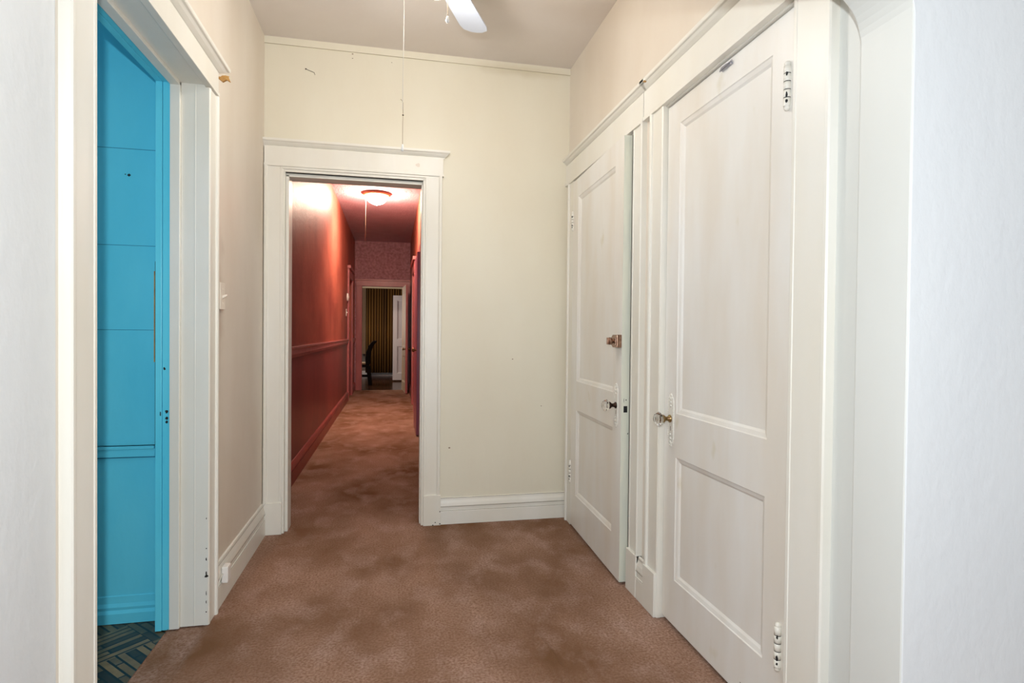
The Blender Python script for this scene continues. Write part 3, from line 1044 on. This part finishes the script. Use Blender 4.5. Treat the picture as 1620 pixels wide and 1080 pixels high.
def fan():
    hx, hy = 0.150, 2.300
    t = empty('ceiling_fan', (hx, hy, ZC))
    tag(t, 'white ceiling fan with a lit glass bowl and two pull cords', 'ceiling fan')
    mb = MB()
    mb.lathe([(0, 0), (0.075, 0), (0.080, -0.012), (0.072, -0.045), (0.040, -0.060), (0.030, -0.085), (0.085, -0.098), (0.125, -0.115), (0.130, -0.160),
              (0.110, -0.195), (0.070, -0.212), (0.060, -0.225), (0.055, -0.235), (0.060, -0.240), (0, -0.240)], (hx, hy, ZC), (0, 0, 1), 36)
    mb.build('motor_housing', FANW, t)
    mb = MB()
    mb.lathe([(0.060, -0.240), (0.085, -0.250), (0.100, -0.268), (0.098, -0.292), (0.078, -0.320), (0.045, -0.337), (0, -0.343)], (hx, hy, ZC), (0, 0, 1), 36)
    b = mb.build('glass_bowl', BOWL, t)
    b['label'] = 'lit frosted glass bowl'
    b.visible_shadow = True
    for k in range(4):
        a = R(64 + 90 * k)
        e = Vector((math.cos(a), math.sin(a), 0))
        n = Vector((-math.sin(a), math.cos(a), 0))
        tilt = Vector((0, 0, math.tan(R(11))))
        mb = MB()
        zb = 2.668
        prof = [(0.17, 0.052), (0.20, 0.060), (0.50, 0.068), (0.535, 0.060), (0.548, 0.040), (0.556, 0.030), (0.560, 0.0)]
        pts = prof + [(x, -y) for x, y in prof[::-1][1:]]
        lo = [mb.bm.verts.new(Vector((hx, hy, zb)) + e * x + (n + tilt) * y) for x, y in pts]
        hi = [mb.bm.verts.new(Vector((hx, hy, zb + 0.006)) + e * x + (n + tilt) * y) for x, y in pts]
        mb.bm.faces.new(lo[::-1])
        mb.bm.faces.new(hi)
        for i in range(len(pts)):
            j = (i + 1) % len(pts)
            mb.bm.faces.new((lo[i], lo[j], hi[j], hi[i]))
        bl = mb.build('blade', BLADE, t, bevel=0.001)
        mb = MB()
        for s in (-1, 1):
            mb.tube([Vector((hx, hy, 2.695)) + e * 0.10 + n * 0.012 * s, Vector((hx, hy, 2.672)) + e * 0.145 + n * 0.03 * s, Vector((hx, hy, 2.664)) + e * 0.20 + (n + tilt) * 0.035 * s, Vector((hx, hy, 2.664)) + e * 0.235 + (n + tilt) * 0.01 * s], 0.006, 8)
        mb.build('blade_bracket', FANW, bl)
    # long pull cord with an old brown lower piece and a white end
    cx, cy = 0.031, 2.235
    mb = MB()
    mb.tube([(hx - 0.05, hy - 0.01, 2.62), (cx + 0.015, cy + 0.01, 2.612), (cx, cy, 2.58), (cx, cy, 2.3), (cx - 0.002, cy, 2.04)], 0.0014, 6)
    mb.tube([(cx - 0.010, cy, 2.078), (cx - 0.004, cy, 2.074), (cx, cy, 2.064), (cx, cy, 2.022)], 0.0012, 6, mi=1)
    mb.lathe([(0, -0.004), (0.004, 0), (0, 0.004)], (cx, cy, 2.018), (0, 0, 1), 8, mi=2)
    mb.tube([(cx, cy, 2.03), (cx - 0.001, cy, 1.98), (cx - 0.001, cy, 1.905)], 0.0012, 6, mi=1)
    pc = mb.build('pull_cord', [CORD, CORDB, DARKBR], t)
    mb = MB()
    mb.lathe([(0, -0.014), (0.004, -0.013), (0.006, -0.006), (0.0045, 0.004), (0.003, 0.014), (0, 0.015)], (cx - 0.001, cy, 1.892), (0, 0, 1), 12)
    mb.build('cord_end', WPLASTIC, pc)
    cx, cy = 0.198, 2.215
    mb = MB()
    mb.tube([(hx + 0.02, hy - 0.05, 2.625), (cx, cy + 0.005, 2.61), (cx, cy, 2.59), (cx, cy, 2.40)], 0.0012, 6)
    pc = mb.build('pull_cord', BRASS, t)
    mb = MB()
    mb.lathe([(0, -0.012), (0.006, -0.010), (0.0075, -0.002), (0.005, 0.008), (0.002, 0.014), (0, 0.014)], (cx, cy, 2.392), (0, 0, 1), 12)
    mb.build('cord_end', WPLASTIC, pc)


fan()


# ------------------------------------------------------------------ the red hall
def hall():
    # left wall: painted panelling over wainscot, doorway near its end
    y0, y1 = YF + 0.14, HE
    dy0, dy1 = 10.15, 10.95
    mb = MB()
    mb.box(HL - 0.1, HL, y0, dy0, 1.02, HC)
    mb.box(HL - 0.1, HL, y0, dy0, 0, 1.02, 1)
    mb.box(HL - 0.1, HL, dy0, dy1, 2.12, HC)
    mb.box(HL - 0.1, HL, dy1, y1, 1.02, HC)
    mb.box(HL - 0.1, HL, dy1, y1, 0, 1.02, 1)
    struct(mb.build('wall_hall_left', [HWALL, HWAIN]))
    mb = MB()
    for a, b in ((y0, dy0 - 0.11), (dy1 + 0.1, y1)):
        mb.prism([(0, 0), (0.014, 0.004), (0.022, 0.03), (0.022, 0.065), (0.030, 0.075), (0.030, 0.090), (0, 0.09)], (HL, a, 0.972), (1, 0, 0), (0, 0, 1), (0, 1, 0), b - a)
    struct(mb.build('trim_7', HTRIM))
    mb = MB()
    for a, b in ((y0, dy0 - 0.11), (dy1 + 0.1, y1)):
        mb.prism([(0, 0), (0.022, 0), (0.022, 0.10), (0.016, 0.108), (0.022, 0.116), (0.026, 0.125), (0.018, 0.150), (0.006, 0.165), (0, 0.166)], (HL, a, 0.001), (1, 0, 0), (0, 0, 1), (0, 1, 0), b - a)
    struct(mb.build('baseboard_hall_left', HBASE))
    t = empty('trim_8', (HL, dy0, 0))
    struct(t)
    for a in (dy0 - 0.105, dy1 - 0.01):
        mb = MB()
        mb.box(HL, HL + 0.03, a, a + 0.105, 0.001, 2.12)
        mb.build('side_casing', HTRIM, t, bevel=0.003)
    mb = MB()
    mb.box(HL, HL + 0.03, dy0 - 0.11, dy1 + 0.1, 2.12, 2.27)
    mb.box(HL, HL + 0.055, dy0 - 0.13, dy1 + 0.12, 2.27, 2.32)
    mb.build('head_board', HTRIM, t, bevel=0.003)
    mb = MB()
    mb.box(HL - 0.1, HL - 0.06, dy0, dy1, 0.01, 2.12)
    struct(mb.build('door_3', HTRIM, bevel=0.002), 'pink door in the left side of the hall')
    # right wall
    mb = MB()
    mb.box(HR, HR + 0.1, y0, 6.42, 0, HC)
    mb.box(HR, HR + 0.1, 6.42, 7.35, 2.12, HC)
    mb.box(HR, HR + 0.1, 7.35, y1, 1.02, HC)
    mb.box(HR, HR + 0.1, 7.35, y1, 0, 1.02, 1)
    mb.box(HR + 0.6, HR + 0.64, 6.3, 7.45, 0, HC, 1)
    struct(mb.build('wall_hall_right', [HWALL, HWAIN]))
    t = empty('trim_9', (HR, 8.7, 0))
    struct(t)
    for a in (8.50, 9.42):
        mb = MB()
        mb.box(HR - 0.035, HR, a, a + 0.12, 0.001, 2.12)
        mb.build('side_casing', HTRIM, t, bevel=0.003)
    mb = MB()
    mb.box(HR - 0.035, HR, 8.50, 9.54, 2.12, 2.26)
    mb.box(HR - 0.060, HR, 8.48, 9.56, 2.26, 2.31)
    mb.build('head_board', HTRIM, t, bevel=0.003)
    mb = MB()
    mb.box(HR - 0.012, HR, 8.62, 9.42, 0.01, 2.12)
    mb.box(HR - 0.02, HR - 0.012, 8.72, 9.32, 0.2, 0.8)
    mb.box(HR - 0.02, HR - 0.012, 8.72, 9.32, 1.0, 1.98)
    struct(mb.build('door_4', HTRIM, bevel=0.002), 'pink closed door in the right side of the hall')
    mb = MB()
    mb.box(HR - 0.03, HR, 7.36, 7.47, 0.001, 2.14)
    mb.box(HR - 0.03, HR, 6.31, 6.42, 0.001, 2.14)
    mb.box(HR - 0.03, HR, 6.31, 7.47, 2.14, 2.25)
    struct(mb.build('trim_10', HTRIM, bevel=0.003))
    mb = MB()      # door folded back into the hall, its edge towards us
    mb.box(HR - 0.072, HR - 0.032, 6.52, 7.34, 0.012, 2.10)
    do = struct(mb.build('door_5', mat('mauve_door_paint', srgb(168, 98, 122), 0.35), bevel=0.003), 'mauve door standing open on the right of the hall')
    mb = MB()
    mb.lathe([(0.010, 0), (0.009, 0.018), (0.022, 0.028), (0.024, 0.040), (0.014, 0.050), (0, 0.052)], (HR - 0.072, 6.60, 0.98), (-1, 0, 0), 16)
    mb.build('door_handle', BRASS, do)
    mb = MB()
    mb.prism([(0, 0), (0.02, 0), (0.02, 0.12), (0.010, 0.16), (0, 0.162)], (HR, 7.47, 0.001), (-1, 0, 0), (0, 0, 1), (0, 1, 0), 1.03)
    mb.prism([(0, 0), (0.02, 0), (0.02, 0.12), (0.010, 0.16), (0, 0.162)], (HR, 9.54, 0.001), (-1, 0, 0), (0, 0, 1), (0, 1, 0), HE - 9.54)
    struct(mb.build('baseboard_hall_right', HBASE))
    # ceiling, end wall
    mb = MB()
    mb.box(-0.9, 0.95, y0 - 0.01, HE + 0.1, HC, HC + 0.04)
    struct(mb.build('ceiling_hall', HCEIL))
    ex0, ex1, ez = -0.625, 0.235, 2.12
    mb = MB()
    mb.box(-2.2, ex0, HE, HE + 0.12, 0, HC)
    mb.box(ex1, 1.6, HE, HE + 0.12, 0, HC)
    mb.box(ex0, ex1, HE, HE + 0.12, ez, HC)
    struct(mb.build('wall_hall_end', HEND))
    t = empty('trim_11', (-0.2, HE, 0))
    struct(t)
    for a, b in ((ex0 - 0.115, ex0), (ex1, HR)):
        mb = MB()
        mb.box(a, b, HE - 0.022, HE, 0.001, ez)
        mb.box(a + 0.02, b - 0.02, HE - 0.027, HE, 0.001, ez)
        mb.build('side_casing', HTRIM, t, bevel=0.003)
    mb = MB()
    mb.box(ex0 - 0.12, HR, HE - 0.024, HE, ez, ez + 0.11)
    mb.box(ex0 - 0.135, HR, HE - 0.045, HE, ez + 0.11, ez + 0.14)
    mb.build('head_board', HTRIM, t, bevel=0.003)
    # door open into the hall
    piv = Vector((0.195, HE - 0.03, 0))
    mb = MB()
    leaf(mb, piv.x - 0.02, 0.040, piv.y - 0.83, piv.y, 0.012, 2.10, [(piv.y - 0.72, piv.y - 0.11, 0.9, 1.98), (piv.y - 0.72, piv.y - 0.11, 0.2, 0.72)], 2)
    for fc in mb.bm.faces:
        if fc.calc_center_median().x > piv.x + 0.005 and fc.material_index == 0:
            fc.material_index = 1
    for v in mb.bm.verts:
        v.co -= piv
    do = mb.build('door_6', [CREAMW, DARKDOOR, HTRIM], None)
    do.location = piv
    struct(do, 'cream panelled door open at the end of the hall')
    for s, x in ((-1, piv.x - 0.02), (1, piv.x + 0.02)):
        mb = MB()
        mb.lathe([(0.022, 0), (0.022, 0.004), (0.009, 0.008), (0.009, 0.022), (0.024, 0.032), (0.026, 0.042), (0.016, 0.052), (0, 0.054)], (x, piv.y - 0.765, 0.86), (s, 0, 0), 16)
        mb.build('door_handle', BRASS, do)
    do.rotation_euler = (0, 0, R(3.9))


hall()


def hall_lamp():
    x, y = -0.228, 7.78
    t = empty('ceiling_light', (x, y, HC))
    tag(t, 'lit frosted dome ceiling light in the red hall', 'ceiling light')
    mb = MB()
    mb.lathe([(0, 0), (0.150, 0), (0.182, -0.010), (0.184, -0.022), (0.165, -0.034), (0.140, -0.044), (0.130, -0.046), (0, -0.046)], (x, y, HC), (0, 0, 1), 40)
    mb.build('pan', DOMEPAN, t)
    mb = MB()
    mb.lathe([(0.132, -0.046), (0.134, -0.060), (0.120, -0.090), (0.095, -0.118), (0.055, -0.138), (0.020, -0.145), (0, -0.145)], (x, y, HC), (0, 0, 1), 40)
    mb.lathe([(0.012, -0.143), (0.012, -0.150), (0.006, -0.158), (0, -0.160)], (x, y, HC), (0, 0, 1), 12)
    b = mb.build('glass_dome', DOME, t)
    b['label'] = 'glowing white glass dome'
    mb = MB()
    mb.tube([(x - 0.139, y - 0.01, HC - 0.044), (x - 0.141, y - 0.012, HC - 0.4), (x - 0.145, y - 0.012, HC - 0.82)], 0.0011, 6)
    mb.build('pull_cord', CORDB, t)


hall_lamp()

t = empty('thermostat', (HL, 9.97, 1.77))
tag(t, 'white oval thermostat on the red hall wall, higher of the two white fittings', 'thermostat')
mb = MB()
mb.lathe([(0.055, 0), (0.054, 0.018), (0.046, 0.026), (0, 0.028)], (HL, 9.97, 1.77), (1, 0, 0), 24)
for v in mb.bm.verts:
    v.co.z = 1.77 + (v.co.z - 1.77) * 1.25
mb.build('housing', WPLASTIC, t)
mb = MB()
mb.lathe([(0.024, 0), (0.022, 0.006), (0, 0.007)], (HL + 0.027, 9.97, 1.77), (1, 0, 0), 20)
mb.build('dial', PLASTIC, t)
t = empty('light_switch', (HL, 9.80, 1.505))
tag(t, 'white light switch low on the red hall wall beneath the oval thermostat', 'light switch')
mb = MB()
mb.box(HL, HL + 0.008, 9.76, 9.84, 1.445, 1.565)
mb.build('cover_plate', WPLASTIC, t, bevel=0.003)
mb = MB()
mb.box(HL + 0.008, HL + 0.02, 9.793, 9.807, 1.495, 1.518)
mb.build('toggle', WPLASTIC, t, bevel=0.001)


# ------------------------------------------------------------------ dining room past the hall
def dining():
    mb = MB()
    mb.box(-2.2, 1.6, 15.75, 15.85, 0, 2.7)
    mb.box(-2.2, 1.6, 15.73, 15.75, 0, 0.14, 1)
    struct(mb.build('wall_dining_far', [mat('dining_wall_paint', srgb(128, 118, 112), 0.6), WHITEP]))
    mb = MB()
    mb.box(-2.3, -2.2, HE + 0.01, 15.85, 0, 2.7)
    struct(mb.build('wall_dining_left', bpy.data.materials['dining_wall_paint']))
    mb = MB()
    mb.box(1.6, 1.7, HE + 0.01, 15.85, 0, 2.7)
    struct(mb.build('wall_dining_right', bpy.data.materials['dining_wall_paint']))
    mb = MB()
    mb.box(-2.2, 1.6, HE + 0.12, 15.85, 2.7, 2.75)
    struct(mb.build('ceiling_dining', bpy.data.materials['dining_wall_paint']))
    t = empty('curtain', (-0.3, 15.55, 0))
    tag(t, 'pleated gold and brown floor length curtain in the room past the hall', 'curtain')
    mb = MB()
    x0, x1 = -0.72, 0.30
    n = 300
    bot, top = [], []
    for i in range(n + 1):
        s = i / n
        x = x0 + (x1 - x0) * s
        y = 15.55 + 0.035 * math.sin(s * 2 * PI * 15 + 0.8 * math.sin(s * 17)) + 0.012 * math.sin(s * 61)
        y2 = 15.55 + 0.028 * math.sin(s * 2 * PI * 15 + 0.5 * math.sin(s * 17))
        bot.append(mb.bm.verts.new((x, y, 0.10)))
        top.append(mb.bm.verts.new((x, y2, 2.36)))
    for i in range(n):
        fc = mb.bm.faces.new((bot[i], bot[i + 1], top[i + 1], top[i]))
        fc.smooth = True
    c = mb.build('drape', CURT, t)
    so = c.modifiers.new('solid', 'SOLIDIFY')
    so.thickness = 0.004
    mb = MB()
    mb.box(-0.95, 0.40, 15.46, 15.75, 2.35, 2.42)
    mb.build('valance', CREAMW, t, bevel=0.004)
    mb = MB()
    n = 40
    for i in range(n):
        xa, xb = -0.86 + 0.14 * i / n, -0.86 + 0.14 * (i + 1) / n
        ya, yb = 15.56 + 0.02 * math.sin(i * 0.9), 15.56 + 0.02 * math.sin((i + 1) * 0.9)
        fc = mb.quad([(xa, ya, 0.6), (xb, yb, 0.6), (xb, yb, 2.35), (xa, ya, 2.35)])
    sh = mb.build('lining', mat('curtain_lining', srgb(190, 168, 146), 0.8), t, normals=False)
    sh['label'] = 'pale lining strip'
    # white slab door standing open
    mb = MB()
    leaf(mb, 0, 0.04, 0, 0.76, 0.035, 2.07, [(0.1, 0.66, 0.2, 0.85), (0.1, 0.66, 1.02, 1.95)], 0)
    for v in mb.bm.verts:
        x, y, z = v.co
        v.co = (y, x, z)
    o = mb.build('door_7', WHITEP, None)
    o.location = (-0.008, 13.9, 0)
    struct(o, 'white door past the hall in front of the curtain')
    mb = MB()
    mb.lathe([(0.009, 0), (0.009, 0.02), (0.024, 0.03), (0.02, 0.05), (0, 0.052)], (0.68, 13.9, 0.98), (0, -1, 0), 16)
    mb.build('door_handle', BRASS, o)


dining()


def chair():
    cx, cy = -0.72, 13.2
    t = empty('dining_chair', (cx, cy, 0))
    tag(t, 'black high backed dining chair in front of the gold curtain', 'chair')
    # sideways on, back to the right (+X)
    mb = MB()
    back = [(0.17, 0.46), (0.165, 0.60), (0.185, 0.74), (0.235, 0.88), (0.315, 0.975)]
    for s in (-1, 1):
        for (a, b), (c, d) in zip(back, back[1:]):
            mb.prism([(-0.050, 0), (0.045, 0), (0.045, 0.03), (-0.050, 0.03)], (cx + a, cy + s * 0.19 - 0.015, b), (1, 0, 0), (0, 1, 0), Vector((c - a, 0, d - b)).normalized(), math.hypot(c - a, d - b) + 0.008)
    for (a, b), (c, d) in zip(back, back[1:]):
        mb.prism([(-0.030, -0.18), (0.026, -0.18), (0.026, 0.18), (-0.030, 0.18)], (cx + a, cy, b), (1, 0, 0), (0, 1, 0), Vector((c - a, 0, d - b)).normalized(), math.hypot(c - a, d - b) + 0.004)
    mb.prism([(-0.035, -0.21), (0.035, -0.21), (0.03, 0.21), (-0.035, 0.21)], (cx + 0.30, cy, 0.945), (1, 0, 0), (0, 1, 0), (0.5, 0, 0.85), 0.05)
    mb.build('backrest', CHAIRW, t, bevel=0.004)
    mb = MB()
    mb.box(cx - 0.23, cx + 0.19, cy - 0.21, cy + 0.21, 0.40, 0.455)
    mb.build('seat_frame', CHAIRW, t, bevel=0.006)
    mb = MB()
    mb.box(cx - 0.22, cx + 0.16, cy - 0.20, cy + 0.20, 0.455, 0.50)
    s = mb.build('seat', CHAIRS, t, bevel=0.015)
    s['label'] = 'pale padded seat'
    for px, lean in ((-0.20, 0.0), (0.17, 0.05)):
        for s in (-1, 1):
            mb = MB()
            top, bt = Vector((cx + px, cy + s * 0.18, 0.41)), Vector((cx + px + lean, cy + s * 0.18, 0.0))
            d = (top - bt).normalized()
            mb.prism([(-0.036, -0.024), (0.036, -0.024), (0.036, 0.024), (-0.036, 0.024)], bt, (1, 0, 0), (0, 1, 0), d, (top - bt).length)
            mb.build('leg', CHAIRW, t, bevel=0.003)
    for s in (-1, 1):
        mb = MB()
        mb.box(cx - 0.2, cx + 0.19, cy + s * 0.18 - 0.01, cy + s * 0.18 + 0.01, 0.18, 0.21)
        mb.build('stretcher', CHAIRW, t, bevel=0.002)


chair()
